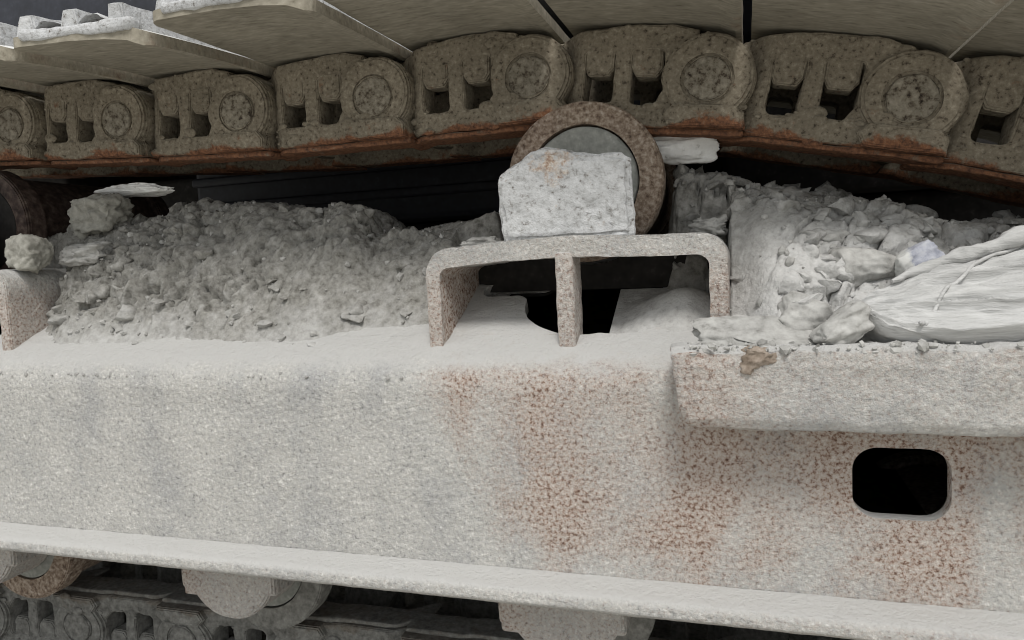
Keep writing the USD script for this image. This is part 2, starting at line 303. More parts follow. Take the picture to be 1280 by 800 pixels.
# step plate (ledge) welded to the face on the right
sp = Polygon([(-0.2285, -0.0715), (-0.262, -0.0700), (-0.2690, -0.0740), (-0.2715, -0.083), (-0.2715, -0.121), (-0.268, -0.1275), (-0.262, -0.1295), (-0.2303, -0.1295), (-0.2303, -0.112)])
stp = ext_x(sp, -0.056, 0.6)
cut = ext_y(Polygon([(-0.07, -0.14), (-0.0565, -0.06), (-0.0525, -0.066), (-0.0500, -0.085), (-0.0465, -0.114), (-0.0425, -0.1245), (-0.034, -0.1290), (-0.03, -0.14)]), -0.4, -0.1)
stp = (stp - cut).refine_to_length(0.0045)
t = tm(stp)
t = disp(disp(t, 0.0022, 55, 41, 4), 0.0035, 110, 43, 3, bias=0.35, mask=lambda v: sstep(-0.085, -0.07, v[:, 2]))
obj('step_plate', t, M_frame, frame, 45, {'rust': lambda v: np.clip(0.30 + 0.35 * np.exp(-((v[:, 0] + .03) / .03) ** 2) + 0.5 * (meshkit.fbm(v * 16 + 3, 3, 77) - .55), 0, 1)}, label='dusty bent plate with a crumbling top edge above the rectangular hole')

RC = (-0.1435, 0.0685)
# roller mounts: bent plate boxes standing on the frame's slope, open to the front
def slope_cut(dx):
    pts = [(-0.4, -0.5), (-0.4, slope_z(-.4) - .002), (0.0, -0.088 + .212 * SL - .002), (0.0, -0.5)]
    return ext_x(Polygon(pts), -0.5 + dx, 0.3 + dx)
for dx in (0.0, -0.768):
    o = unary_union([sbox(-0.2730, -0.2, -0.012, 0.0135).buffer(-0.021).buffer(0.021, 8), sbox(-0.2730, -0.2, -0.012, -0.05)])
    i = unary_union([sbox(-0.2590, -0.2, -0.0265, -0.0035).buffer(-0.009).buffer(0.009, 8), sbox(-0.2590, -0.3, -0.0265, -0.05)])
    bx = bev_y(o, -0.2, -0.10, 0.0025) - ext_y(i, -0.21, -0.09)
    bx = bx.translate([dx, 0, 0]) - slope_cut(dx) - m3.Manifold.cube([0.165, 0.06, 0.3]).translate([-0.2265 + dx, -0.127, -0.03])
    t = tm(bx.refine_to_length(0.004))
    # the top plate is a little bowed and knocked about, as old plate is
    w = np.exp(-((t.vertices[:, 0] - dx + 0.15) / .07) ** 2) * sstep(-0.03, 0.01, t.vertices[:, 2])
    t.vertices[:, 2] += 0.0035 * w - 0.003 * sstep(-0.2, -0.27, t.vertices[:, 0] - dx) * sstep(-0.03, 0.0, t.vertices[:, 2])
    t = disp(t, 0.0014, 75, 51 + int(dx != 0), 4)
    obj('roller_mount', t, M_frame, frame, 40, {'rust': lambda v, dx=dx: np.clip(0.12 + 0.55 * (np.abs(v[:, 0] - dx + .258) < .006) * (v[:, 2] < -.004) * sstep(-.2, -.19, v[:, 1]) + 0.2 * sstep(-.11, -.2, v[:, 1]) * meshkit.fbm(v * 20, 3, 5) + .45 * sstep(0.008, -0.03, v[:, 2]) - 0.4 * sstep(-.19, -.15, v[:, 1]) * sstep(0, .01, v[:, 2]), 0, 1)})
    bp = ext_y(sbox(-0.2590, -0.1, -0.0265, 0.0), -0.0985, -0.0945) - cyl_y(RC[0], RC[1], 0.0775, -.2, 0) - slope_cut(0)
    obj('added_dark_back', tm(bp.translate([dx, 0, 0])), M_void, frame)  # added near-black plate, stands for the shade deep in the mount
    wb = rbox(-0.1525 + dx, -0.2015, -0.10, -0.1370 + dx, -0.168, 0.004, 0.0025) - slope_cut(dx)
    t = disp(tm(wb.refine_to_length(0.004)), 0.0012, 80, 57, 4)
    obj('mount_web', t, M_frame, frame, 40, {'rust': lambda v: 0.55 + 0 * v[:, 0]})

# ---------------------------------------------------------------- carrier rollers
def ring(cx, cz, r0, r1, y0, y1, b):
    return bev_y(Point(cx, cz).buffer(r1, 32), y0, y1, b) - cyl_y(cx, cz, r0, y0 - .01, y1 + .01, 96)
def carrier(label, m_rim, m_hub):
    cx, cz = RC
    r = thing('carrier_roller', label, 'roller', (cx, -0.02, cz))
    t = disp(tm(ring(cx, cz, 0.0535, 0.0748, -0.119, -0.092, 0.0035).refine_to_length(0.005)), 0.0010, 90, 61, 4)
    obj('rim', t, m_rim, r, 40)
    t = disp(tm(bev_y(Point(cx, cz).buffer(0.0518, 32), -0.1165, -0.09, 0.002).refine_to_length(0.006)), 0.0006, 60, 62, 3)
    obj('hub', t, m_hub, r, 40)
    obj('tread', tm(cyl_y(cx, cz, 0.0655, -0.0918, 0.10)), m_rim, r, 40)
    obj('rim', tm(ring(cx, cz, 0.0535, 0.0748, 0.1005, 0.125, 0.0035)), m_rim, r, 40)
    p = Polygon([(-0.2045, 0.012), (-0.2075, 0.060), (-0.2055, 0.0755), (-0.1985, 0.0800), (-0.188, 0.0850), (-0.175, 0.0915), (-0.161, 0.0945), (-0.147, 0.0930), (-0.134, 0.0885), (-0.118, 0.0862), (-0.095, 0.0855), (-0.0865, 0.0800), (-0.0845, 0.012)]).buffer(-.004).buffer(.004)
    t = tm(bev_y(p, -0.185, -0.1225, 0.007).refine_to_length(0.0035))
    t.vertices[:, 0] -= 0.60 * np.clip(t.vertices[:, 1] + 0.182, 0, 1) * sstep(-.15, -.09, t.vertices[:, 0])
    t.vertices[:, 2] -= 0.25 * np.clip(t.vertices[:, 1] + 0.18, 0, 1) * sstep(.05, .08, t.vertices[:, 2])
    t = disp(disp(t, 0.0024, 36, 63, 4), 0.0026, 120, 64, 3)
    obj('support_block', t, M_white, r, 45, {'rust': lambda v: np.clip(0.50 * np.exp(-(((v[:, 0] + .156) / .022) ** 2 + ((v[:, 2] - .078) / .018) ** 2)) + .1, 0, 1)}, label='white dust-caked block in front of the roller')
    return r
cr = carrier('rust-brown carrier roller with a white dust-caked block before it, under the track', M_rust, M_hub)
cr2 = carrier('dark shaded carrier roller at the left edge of the picture behind a cubic clod', M_rust_shaded, M_void)  # rim and hub darkened in colour to stand for shade
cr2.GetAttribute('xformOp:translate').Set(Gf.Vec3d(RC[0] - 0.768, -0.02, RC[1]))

# ---------------------------------------------------------------- bottom rollers
def bottom_roller(label, rim_mat):
    r = thing('bottom_roller', label, 'roller', (-0.51, -0.02, -0.325), group='bottom rollers under the frame')
    cx, cz = -0.51, -0.322
    p = unary_union([Point(cx, -0.304).buffer(0.053, 16), sbox(cx - 0.060, -0.328, cx + 0.056, -0.281), sbox(cx - .058, -.336, cx - .03, -.3)]).buffer(-.004).buffer(.004)
    p = p.difference(Point(cx + 0.036, -0.352).buffer(0.008))
    t = disp(tm(bev_y(p, -0.205, -0.150, 0.004).refine_to_length(0.005)), 0.0012, 70, 71)
    obj('collar', t, M_frame, r, 40, {'rust': lambda v: 0.35 + 0.3 * sstep(-.52, -.57, v[:, 0])})
    t = disp(tm(ring(cx, cz, 0.050, 0.0755, -0.1485, -0.122, 0.003).refine_to_length(0.006)), 0.0008, 80, 72)
    obj('rim', t, rim_mat, r, 40)
    obj('hub', tm(cyl_y(cx, cz, 0.0485, -0.146, -0.12)), M_hub, r, 40)
    obj('tread', tm(cyl_y(cx, cz, 0.066, -0.1195, 0.12)), M_rust, r, 40)
    obj('rim', tm(ring(cx, cz, 0.050, 0.0755, 0.1205, 0.147, 0.003)), M_rust, r, 40)
    return r
br = bottom_roller('dusty bottom roller with a round-bottomed collar, second from the left under the frame', M_lower)
bl = bottom_roller('bottom roller with a rusty ring at the lower left corner under the frame', M_rust)
bl.GetAttribute('xformOp:translate').Set(Gf.Vec3d(-0.862, -0.02, -0.325))
for k, (x, lab) in enumerate([(-0.158, 'bottom roller under the frame below the carrier roller, third from the left'), (0.194, 'bottom roller in deep shade under the frame below the rectangular hole')]):
    q = UsdGeom.Xform.Define(stage, f'/World/bottom_roller_{k+2:03d}')
    q.GetPrim().GetReferences().AddInternalReference(br.GetPath()); q.GetPrim().SetInstanceable(True)
    q.GetPrim().GetAttribute('xformOp:translate').Set(Gf.Vec3d(x, -0.02, -0.325))
    tag(q.GetPrim(), lab, 'roller', 'bottom rollers under the frame')
names[('/World', 'bottom_roller')] = 3

# ---------------------------------------------------------------- crawler track
PITCH = 0.1665
def link_poly():
    top = [(-0.1420, 0.043), (-0.128, 0.046), (-0.110, 0.0485), (-0.085, 0.051), (-0.06, 0.0530), (-0.035, 0.0525), (-0.012, 0.0465)]
    body = Polygon([(-0.1420, -0.034), *top, (0.0, 0.0), (0.0, -0.03)])
    tail = Polygon([(-PITCH - 0.012, -0.030), (-PITCH - 0.020, -0.02), (-PITCH - 0.034, 0.0), (-PITCH - 0.024, 0.024), (-PITCH, 0.034), (-0.135, 0.044), (-0.135, -0.034)])
    boss = Point(0, 0.002).buffer(0.0415, 16)
    foot = Polygon([(-0.15, -0.0355), (-0.143, -0.030), (-0.132, -0.0265), (-0.12, -0.0275), (-0.05, -0.0275), (-0.035, -0.02), (0.030, -0.022), (0.0345, -0.030), (0.036, -0.0445), (-0.153, -0.0445)])
    w1 = sbox(-0.1135, -0.0235, -0.0865, 0.028).buffer(-.006).buffer(.006)
    w2 = Polygon([(-0.0695, -0.0235), (-0.048, -0.0235), (-0.0395, -0.010), (-0.0395, 0.029), (-0.0695, 0.029)]).buffer(-.005).buffer(.005)
    return unary_union([body, tail, boss, foot]).difference(unary_union([w1, w2])).buffer(0)
def nut_poly(x):
    return Polygon([(x - .0155, 0.034), (x - .0155, 0.012), (x - .010, 0.0035), (x + .009, 0.0035), (x + .0145, 0.011), (x + .0145, 0.034)]).buffer(-.003).buffer(.003)
LP = link_poly()
def crank(v, lower=False):                            # the link is cranked: its left end lies further in
    v = v.copy()
    v[:, 1] += 0.022 * sstep(-0.115, -0.146, v[:, 0]) + 0.004 * sstep(-.03, -.05, v[:, 0])
    return v
proto_link = bev_y(LP, -0.108, -0.078, 0.0022)
boss_add = bev_y(Point(0, 0.002).buffer(0.0405, 20), -0.1135, -0.10, 0.0045)
foot_add = bev_y(Polygon([(-0.030, -0.0445), (-0.036, -0.034), (-0.028, -0.024), (0.026, -0.024), (0.034, -0.032), (0.0345, -0.0445)]), -0.1165, -0.10, 0.003)
groove = ring(0, 0, 0.0205, 0.0235, -0.12, -0.1115, 0.0004)
lk = (proto_link + boss_add + foot_add) - groove - cyl_y(0, 0, 0.0204, -0.12, -0.1120)
LINK = tm(lk.refine_to_length(0.0042))
PIN = tm(bev_y(Point(0, 0).buffer(0.0200, 12), -0.1145, -0.1118, 0.0012).refine_to_length(0.003))
NUTS = [tm(bev_y(nut_poly(x), -0.1035, -0.080, 0.003).refine_to_length(0.0045)) for x in (-0.1005, -0.0555)]
RAIL = tm(rbox(-0.1495, -0.104, -0.0505, 0.0352, -0.066, -0.0448, 0.0022).refine_to_length(0.006))
def mirror(t):
    t = t.copy(); t.vertices[:, 1] *= -1; t.faces = t.faces[:, ::-1]; return t
def place(t, px, pz, ang, flip):
    v = np.asarray(t.vertices).copy()
    v[:, 2] *= 0.945
    if flip: v[:, 0] *= -1; v[:, 2] *= -1
    c, s = math.cos(ang), math.sin(ang)
    x, z = v[:, 0] * c - v[:, 2] * s, v[:, 0] * s + v[:, 2] * c
    return trimesh.Trimesh(np.stack([x + px, v[:, 1], z + pz], 1), t.faces, process=False)

track = thing('crawler_track', 'dusty crawler track of cast links and wide shoes running over the rollers', 'track', (-0.4, 0, -0.53))
def link_set(k, px, pz, ang, flip, mlink, far):
    rs = 300 + k * 7
    l = LINK.copy(); l.vertices = crank(l.vertices)
    def rusty(v, px=px, pz=pz, ang=ang, flip=flip):
        c, s = math.cos(ang), math.sin(ang); dx, dz = v[:, 0] - px, v[:, 2] - pz
        z = -dx * s + dz * c; x = dx * c + dz * s
        if flip: x, z = -x, -z
        return 0.86 * sstep(-0.033 + 0.006 * np.sin(x * 60 + k), -0.045, z) + 0.30 * np.exp(-((x - .002) / .03) ** 2) * sstep(-.022, -.03, z) + 0.12 * meshkit.noise(v * 18, rs)
    def go(t): return place(mirror(t) if far else t, px, pz, ang, flip)
    if not far:
        l = disp(disp(l, 0.0024, 38, rs, 4, 0.48), 0.0012, 120, rs + 1, 3)
        lo = l.vertices
    lp = obj('link', go(l), mlink, track, 42, {'rust': rusty})
    if far: return
    n = PIN.copy(); n = disp(n, 0.0016, 150, rs + 2, 3, 0.55)
    obj('pin', go(n), M_pit if not flip else mlink, lp, 45, {'rust': lambda v: 0 * v[:, 0]} if flip else None)
    for t in NUTS:
        q = disp(t.copy(), 0.0016, 70, rs + 3, 3)
        obj('shoe_nut', go(q), mlink, lp, 45, {'rust': lambda v: 0.15 + 0 * v[:, 0]})
    q = np.random.RandomState(rs + 5)
    V = np.asarray(l.vertices); N = np.asarray(l.vertex_normals)
    ok = np.nonzero((N[:, 1] < -0.3) & ((np.abs(V[:, 2] + .03) < .014) | (V[:, 2] > .035) | (V[:, 0] < -.12)))[0]
    cl = []
    for i in q.choice(ok, 26):
        rr = 0.0015 + 0.0055 * q.rand() ** 2.5
        L = trimesh.creation.icosphere(2); L.vertices = L.vertices * rr * np.array([1.5, .55, .9]); L = disp(L, rr * .45, 0.5 / rr, q.randint(999), 3)
        L.apply_translation(V[i] - N[i] * rr * .1); cl.append(L)
    obj('caked_mud', go(trimesh.util.concatenate(cl)), mlink, lp, 45, {'rust': rusty}, kind='stuff')
    r = RAIL.copy(); r.vertices = crank(r.vertices)
    r = disp(r, 0.0015, 60, rs + 4, 3)
    obj('rail', go(r), mlink, lp, 45, {'rust': (lambda v: 0.80 + 0 * v[:, 0]) if not flip else (lambda v: 0.4 + 0 * v[:, 0])})

# shoe profile in (x, z): plate with a bent lip at the right end; three grousers on top
S0 = 0.0535
plate = Polygon([(-0.1385, S0 + .0005), (-0.060, S0 + 0.001), (-0.020, S0 - 0.001), (0.006, S0 - 0.0045), (0.0195, S0 - 0.0095), (0.0245, S0 - .0085), (0.0245, S0 + 0.0025), (0.010, S0 + 0.0075), (-0.02, S0 + 0.0105), (-0.1385, S0 + 0.0105)])
DROOP = {2: 0.4, 3: 1.0, 4: 1.0, 5: 0.3}
def shoe_set(k, px, pz, ang, flip, hw=0.266):
    pl = ext_y(plate, -hw, hw)
    # rounded outer corners
    cut = m3.Manifold()
    for sy in (-1, 1):
        for cx, sx in ((0.0245, 1), (-0.1385, -1)):
            sq = m3.Manifold.cube([0.030, 0.030, 0.2], True).translate([cx, sy * hw, 0.05])
            cut += sq - m3.Manifold.cylinder(0.4, 0.016, 0.016, 24).translate([cx - sx * 0.016, sy * (hw - 0.016), -0.2])
    pl = (pl - cut).refine_to_length(0.012)
    t = disp(tm(pl), 0.0010, 30, 500 + k, 4)
    mt = M_shoe if not flip else M_lower
    def bent(t):                                      # old shoes bend down towards their ends
        t = t.copy(); t.vertices[:, 2] -= 0.011 * DROOP.get(k, 0.1) * (np.clip(np.abs(t.vertices[:, 1]) - .10, 0, 1) / .155) ** 1.4; return t
    t = bent(t)
    def rust(v):
        d = (v[:, 0] - px)
        return np.clip(0.05 + 0.3 * sstep(0.016, 0.03, d) + 0.2 * sstep(-.2, -.12, v[:, 1]) * meshkit.noise(v * 25, k), 0, 1) if not flip else 0.4 + 0 * d
    sp = obj('shoe', place(t, px, pz, ang, flip), mt, track, 30, {'rust': rust})
    for gx in (-0.118, -0.064, -0.010):
        g = Polygon([(gx - 0.011, S0 + 0.0108 - (0.001 if gx > -.05 else 0)), (gx - 0.0065, S0 + 0.031), (gx + 0.0065, S0 + 0.031), (gx + 0.011, S0 + 0.0108 - (0.003 if gx > -.05 else 0))]).buffer(0.0012)
        gm = disp(tm(bev_y(g, -hw + 0.004, hw - 0.004, 0.003).refine_to_length(0.010)), 0.0022, 45, 600 + k, 3)
        obj('grouser', place(bent(gm), px, pz, ang, flip), mt if flip else M_white, sp, 45, {'rust': lambda v: 0 * v[:, 0]})
    if not flip:                                      # a crust of dust along the outer end
        e = disp(tm(rbox(-0.120, -hw - 0.003, S0 + 0.0045, 0.012, -hw + 0.014, S0 + 0.0165, 0.004).refine_to_length(0.004)), 0.003, 60, 700 + k, 4)
        obj('dust_crust', place(bent(e), px, pz, ang, flip), M_white, sp, 45, {'rust': lambda v: 0 * v[:, 0]})
    # dry mud caked between the grousers
    for gx in (-0.091, -0.037):
        X = np.linspace(gx - 0.018, gx + 0.018, 9); Y = np.linspace(-hw + 0.006, hw - .006, 110)
        cm = grid(X, Y, lambda A, B: S0 + 0.012 + 0.013 * (1 - ((A - gx) / .019) ** 2 * .6) * (0.35 + meshkit.fbm(np.stack([A * 70, B * 70, 0 * A + k], -1), 3, k)))
        if not flip: obj('caked_mud', place(bent(cm), px, pz, ang, flip), M_white, sp, 40, {'rust': lambda v: 0 * v[:, 0]})

PX = [-1.20, -1.03, -0.859, -0.691, -0.521, -0.339, -0.171, -0.022, 0.138, 0.30, 0.46, 0.62]
PZ = [0.214, 0.203, 0.1925, 0.182, 0.1745, 0.1725, 0.1725, 0.1505, 0.1155, 0.068, 0.008, -0.06]
from scipy.interpolate import PchipInterpolator
path = PchipInterpolator(PX, PZ)
xs = [-0.8585 - 2 * PITCH * 0.999]
while xs[-1] < 0.42:                                   # walk along the path by the pitch
    a, lo, hi = xs[-1], xs[-1] + 0.05, xs[-1] + PITCH * 1.01
    for _ in range(40):
        m = (lo + hi) / 2
        if math.hypot(m - a, path(m) - path(a)) < PITCH: lo = m
        else: hi = m
    xs.append(lo)
for k in range(1, len(xs)):
    a, bx_ = (xs[k - 1], float(path(xs[k - 1]))), (xs[k], float(path(xs[k])))
    ang = math.atan2(bx_[1] - a[1], bx_[0] - a[0])
    link_set(k, *bx_, ang, False, M_link, False)
    link_set(k, *bx_, ang, False, M_link, True)
    shoe_set(k, *bx_, ang, False)
for k in range(8):
    px = -1.163 + PITCH * k
    link_set(20 + k, px, -0.4485, 0.0, True, M_lower, False)
    link_set(20 + k, px, -0.4485, 0.0, True, M_lower, True)
    shoe_set(20 + k, px, -0.4485, 0.0, True, 0.26)

# ---------------------------------------------------------------- mud heaped on the frame
def heap(name, label, x0, x1, zx, zz, front, xin, step, seed, dust, amp=1.0, block=False, pw=lambda X: 0.85):
    """lumpy heap: crest heights zz at zx along the frame; front(x) = y of the toe; xin(x, y) = 0..1 mask at the heap's ends"""
    xs_, ys_ = np.arange(x0, x1, step), np.arange(-0.262, 0.16, step * 1.15)
    X, Y = np.meshgrid(xs_, ys_, indexing='ij')
    crest = PchipInterpolator(zx, zz)(X)
    base = slope_z(Y) - 0.004
    base = np.where(Y < -0.215, np.minimum(base, -0.079 - (-.215 - Y) * .25), base)
    fr = front(X)
    up = sstep(0, 1, (Y - fr) / (-0.075 - fr)) ** pw(X)
    back = 1 - 0.75 * sstep(-0.03, 0.15, Y)
    p = np.stack([X, Y, 0 * X], -1).reshape(-1, 3)
    low = meshkit.fbm(p * 17 + 31, 2, seed).reshape(X.shape) - .5
    h = np.maximum(crest - base, 0.0) * up * back * xin(X, Y)
    Z = base + h * (1 + 0.12 * low) + (0.018 if block else 0.017) * low * up * xin(X, Y) - 0.006 * (1 - np.clip(up * xin(X, Y) * 6, 0, 1))
    v = np.stack([X, Y, Z], -1).reshape(-1, 3)
    i, j = np.meshgrid(np.arange(len(xs_) - 1), np.arange(len(ys_) - 1), indexing='ij')
    a = (i * len(ys_) + j).ravel(); b_ = a + len(ys_)
    t = trimesh.Trimesh(v, np.vstack([np.stack([a, b_, b_ + 1], 1), np.stack([a, b_ + 1, a + 1], 1)]), process=False)
    m = (np.clip(up * xin(X, Y) * 3.0, 0, 1) * (0.35 + 0.65 * sstep(.3, .62, meshkit.fbm(p * 11 + 7, 3, seed + 9)).reshape(X.shape))).ravel() * amp
    wob = 0.012 * (np.stack([meshkit.fbm(v * 40 + o, 3, seed + o) for o in (1, 2, 3)], -1) - .5)
    n = np.asarray(t.vertex_normals)
    dst = dust(v)
    f1, f2, r = worley(v + wob, 0.034, seed + 1)
    f1b, f2b, r2 = worley(v + wob * .8, 0.015, seed + 2)
    if block:                                         # broken plates and blocks with cracks between
        tilt = np.sin(r * 37.0)[:, None] * v[:, :1] + np.cos(r * 91.0)[:, None] * v[:, 1:2]
        d = 0.016 * (r - .45) * sstep(0.02, 0.12, f2 - f1) - 0.008 * (1 - sstep(0.0, 0.06, f2 - f1)) 
        m = m * (1 - .88 * sstep(.050, .012, v[:, 0]) * sstep(-.105, -.125, v[:, 1]))     # smooth powder beside the mount's leg
        d += 0.0045 * (r2 - .45) * sstep(0.03, 0.16, f2b - f1b) - 0.002 * (1 - sstep(0, .08, f2b - f1b))
    else:
        bil = np.abs(meshkit.fbm(v * 34 + 5, 4, seed + 6) - .5) * 2
        d = 0.013 * (bil - .25) + 0.013 * (r - .45) * sstep(0.0, 0.22, f2 - f1) + 0.0068 * (r2 - .45) * sstep(0.0, 0.22, f2b - f1b) - 0.003 * (1 - sstep(0, .10, f2b - f1b)) - .004 * (1 - sstep(0, .05, f2 - f1))
        f1c, f2c, r3 = worley(v + wob * .5, 0.0068, seed + 12)
        d += 0.0028 * (r3 - .45) * sstep(0, .25, f2c - f1c) * sstep(.42, .55, meshkit.fbm(v * 15 + 8, 3, seed + 14))
        bil2 = np.abs(meshkit.fbm(v * 95 + 5, 3, seed + 7) - .5) * 2
        d += 0.0055 * (bil2 - .25) * sstep(.35, .6, meshkit.fbm(v * 13 + 2, 2, seed + 4))
    d += 0.0038 * (meshkit.fbm(v * 150, 4, seed + 3) - .5)
    pit = sstep(.53, .64, meshkit.fbm(v * np.array([90, 90, 130]) + 3, 3, seed + 15)) * sstep(.43, .54, meshkit.fbm(v * 12 + 21, 3, seed + 16))
    d -= 0.0105 * pit * (1 - .6 * np.clip(dst, 0, 1))
    d *= 1 - (0.15 if block else 0.5) * np.clip(dst, 0, 1)
    t.vertices = v + n * (d * m + 0.0012 * (meshkit.fbm(v * 90, 3, seed + 5) - .5))[:, None]
    # keep only what rises above the plate
    keep = (h.ravel() > 0.0012)[t.faces].any(1)
    t.update_faces(keep); t.remove_unreferenced_vertices()
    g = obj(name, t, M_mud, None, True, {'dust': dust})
    tag(g, label, 'mud')
    return t

lx = [-1.3, -1.0, -0.86, -0.80, -0.74, -0.70, -0.64, -0.55, -0.45, -0.405, -0.372, -0.34, -0.29, -0.24, -0.2]
lz = [0.03, 0.05, 0.055, 0.060, 0.066, 0.070, 0.076, 0.074, 0.064, 0.060, 0.034, 0.038, 0.046, 0.050, 0.04]
def left_front(X): return -0.222 + 0.02 * (meshkit.fbm(np.stack([X * 9, 0 * X, 0 * X], -1), 3, 2) - .5) + 0.03 * sstep(-0.72, -0.78, X) + 0.02 * sstep(-.42, -.34, X)
def left_in(X, Y):
    w = sstep(-0.270, -0.285, X + 0.0 * Y)
    w2 = sstep(-0.225, -0.245, X) * sstep(-0.095, -0.08, Y)
    o = sstep(-0.790, -0.772, X)
    o2 = sstep(-0.10, -0.085, Y)
    return np.maximum(w, w2) * np.maximum(o, o2)
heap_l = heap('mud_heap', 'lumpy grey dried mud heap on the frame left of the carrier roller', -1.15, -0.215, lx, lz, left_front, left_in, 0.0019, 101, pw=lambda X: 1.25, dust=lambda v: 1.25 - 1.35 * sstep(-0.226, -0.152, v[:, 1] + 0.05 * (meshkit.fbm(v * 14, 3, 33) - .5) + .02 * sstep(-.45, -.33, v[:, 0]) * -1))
rx = [-0.09, -0.06, -0.02, 0.015, 0.06, 0.115, 0.16, 0.22, 0.3, 0.5]
rz = [0.080, 0.082, 0.066, 0.058, 0.048, 0.034, 0.012, 0.006, -0.01, -0.03]
def right_front(X): return -0.268 + 0.062 * sstep(0.025, -0.012, X) + 0.012 * (meshkit.fbm(np.stack([X * 12, 0 * X, 0 * X], -1), 3, 4) - .5)
def right_in(X, Y):
    w = sstep(-0.0165, -0.0115, X) * np.where(Y < -0.128, 1.0, sstep(-0.05, -0.012, X)) * sstep(-0.0165, -0.0115, X + 10.0 * (Y > -0.128))
    w2 = sstep(-0.076, -0.058, X) * sstep(-0.112, -0.070, Y) + 0 * w
    w3 = sstep(-0.05, -0.02, X) * sstep(-.204, -.216, Y)
    return np.maximum(np.maximum(w, w2), w3)
heap_r = heap('mud_heap', 'broken pale mud heap on the frame right of the carrier roller, beside the sack', -0.075, 0.52, rx, rz, right_front, right_in, 0.0020, 202, dust=lambda v: np.clip(1.2 - 1.15 * sstep(-0.215, -0.075, v[:, 1] + 0.06 * (meshkit.fbm(v * 16, 3, 35) - .5)), 0, 1.3), block=True, pw=lambda X: 0.80 + 0.25 * sstep(.03, -.02, X))  # pale dust in front; fade to the back also paints shade under the track

# small mound inside the mount box
def mound(cx, cy, rx_, ry_, h, seed):
    xs_, ys_ = np.linspace(cx - rx_, cx + rx_, 50), np.linspace(cy - ry_, cy + ry_, 50)
    def f(X, Y):
        d = np.sqrt(((X - cx) / rx_) ** 2 + ((Y - cy) / ry_) ** 2)
        return slope_z(Y) - 0.003 + h * sstep(1, 0, d) + 0.006 * (meshkit.fbm(np.stack([X, Y, 0 * X], -1) * 40, 3, seed) - .5) * sstep(1, .6, d)
    return grid(xs_, ys_, f)
tag(obj('dust_mound', mound(-0.052, -0.150, 0.062, 0.052, 0.024, 5), M_mud, None, True, {'dust': lambda v: 0.9 + 0 * v[:, 0]}), 'small smooth dust mound inside the right half of the open mount box', 'mud')
tag(obj('dust_mound', mound(-0.004, -0.190, 0.056, 0.032, 0.026, 8), M_mud, None, True, {'dust': lambda v: 0.9 + 0 * v[:, 0]}), 'low dust drift at the foot of the mount box beside the step plate', 'mud')

# single clods and stones
def clod(label, c, size, m, seed, rough=0.18, name='mud_clod', cat='clod', rot=(0, 0, 0), facet=0.5, attr=None):
    rs = np.random.RandomState(seed)
    pts = rs.normal(size=(26, 3)); pts /= np.linalg.norm(pts, axis=1)[:, None]
    pts = np.sign(pts) * np.abs(pts) ** facet; pts *= 0.5 * (0.86 + 0.14 * rs.rand(26))[:, None]
    h = trimesh.convex.convex_hull(pts)
    h = tm(man(h).refine_to_length(0.05))
    h = trimesh.smoothing.filter_taubin(h, iterations=6)
    v = np.asarray(h.vertices)
    d = rough * ((meshkit.fbm(v * 3.2 + seed, 4, seed) - .5) + 0.85 * (meshkit.fbm(v * 9 + seed, 4, seed + 1) - .5))
    h.vertices = v + h.vertex_normals * d[:, None]
    h.vertices = h.vertices * np.array(size)
    h.apply_transform(trimesh.transformations.euler_matrix(*[math.radians(a) for a in rot]))
    h.apply_translation(c)
    return tag(obj(name, h, m, None, 50, attr), label, cat)
clod('large knobbly khaki clod on top of the left mud heap under the track', (-0.748, -0.093, 0.076), (0.072, 0.06, 0.054), M_clod_d, 3, 0.34)
clod('blocky clod resting on the left mount beside the dark roller', (-0.782, -0.165, 0.031), (0.042, 0.04, 0.046), M_clod_d, 5, 0.2, facet=.35)
clod('flattened clod wedged below the large knobbly clod', (-0.738, -0.125, 0.030), (0.07, 0.05, 0.03), M_clod, 9, 0.3)
clod('smooth pale slab of mud above the crack in the right heap', (0.089, -0.174, -0.020), (0.056, 0.046, 0.036), M_clod, 12, 0.15, rot=(10, 8, 20))
clod('bluish grey stone against the upper edge of the sack', (0.124, -0.190, -0.016), (0.036, 0.03, 0.026), M_blue, 15, 0.12, 'stone', 'stone', (0, -25, 10), attr={'rust': lambda v: sstep(.125, .110, v[:, 0])})
clod('angular grey clod in the middle of the right heap left of the sack', (0.044, -0.216, -0.054), (0.044, 0.036, 0.034), M_clod, 18, 0.16, rot=(15, 30, 10))
clod('wedge shaped clod leaning at the left tip of the sack', (0.066, -0.246, -0.060), (0.046, 0.034, 0.026), M_clod, 21, 0.18, rot=(0, -35, 15))
clod('broad flat slab of mud lying on the step plate left of the clods', (0.010, -0.234, -0.0690), (0.104, 0.070, 0.028), M_clod, 24, 0.26, rot=(24, 3, 4), facet=.8)
clod('brown stone stuck in the front edge of the step plate', (0.008, -0.2665, -0.0790), (0.027, 0.016, 0.021), M_brown, 27, 0.25, 'stone', 'stone')
clod('small round clod behind the right corner of the mount box', (-0.030, -0.112, 0.020), (0.040, 0.036, 0.022), M_clod, 30, 0.5, facet=.8)
clod('crumbly clod above the pale slab in the right heap', (0.058, -0.142, -0.002), (0.050, 0.045, 0.032), M_clod, 33, 0.34)
clod('dusty lump left of the roller block on the mount box', (-0.235, -0.140, 0.013), (0.05, 0.05, 0.018), M_clod, 36, 0.3)

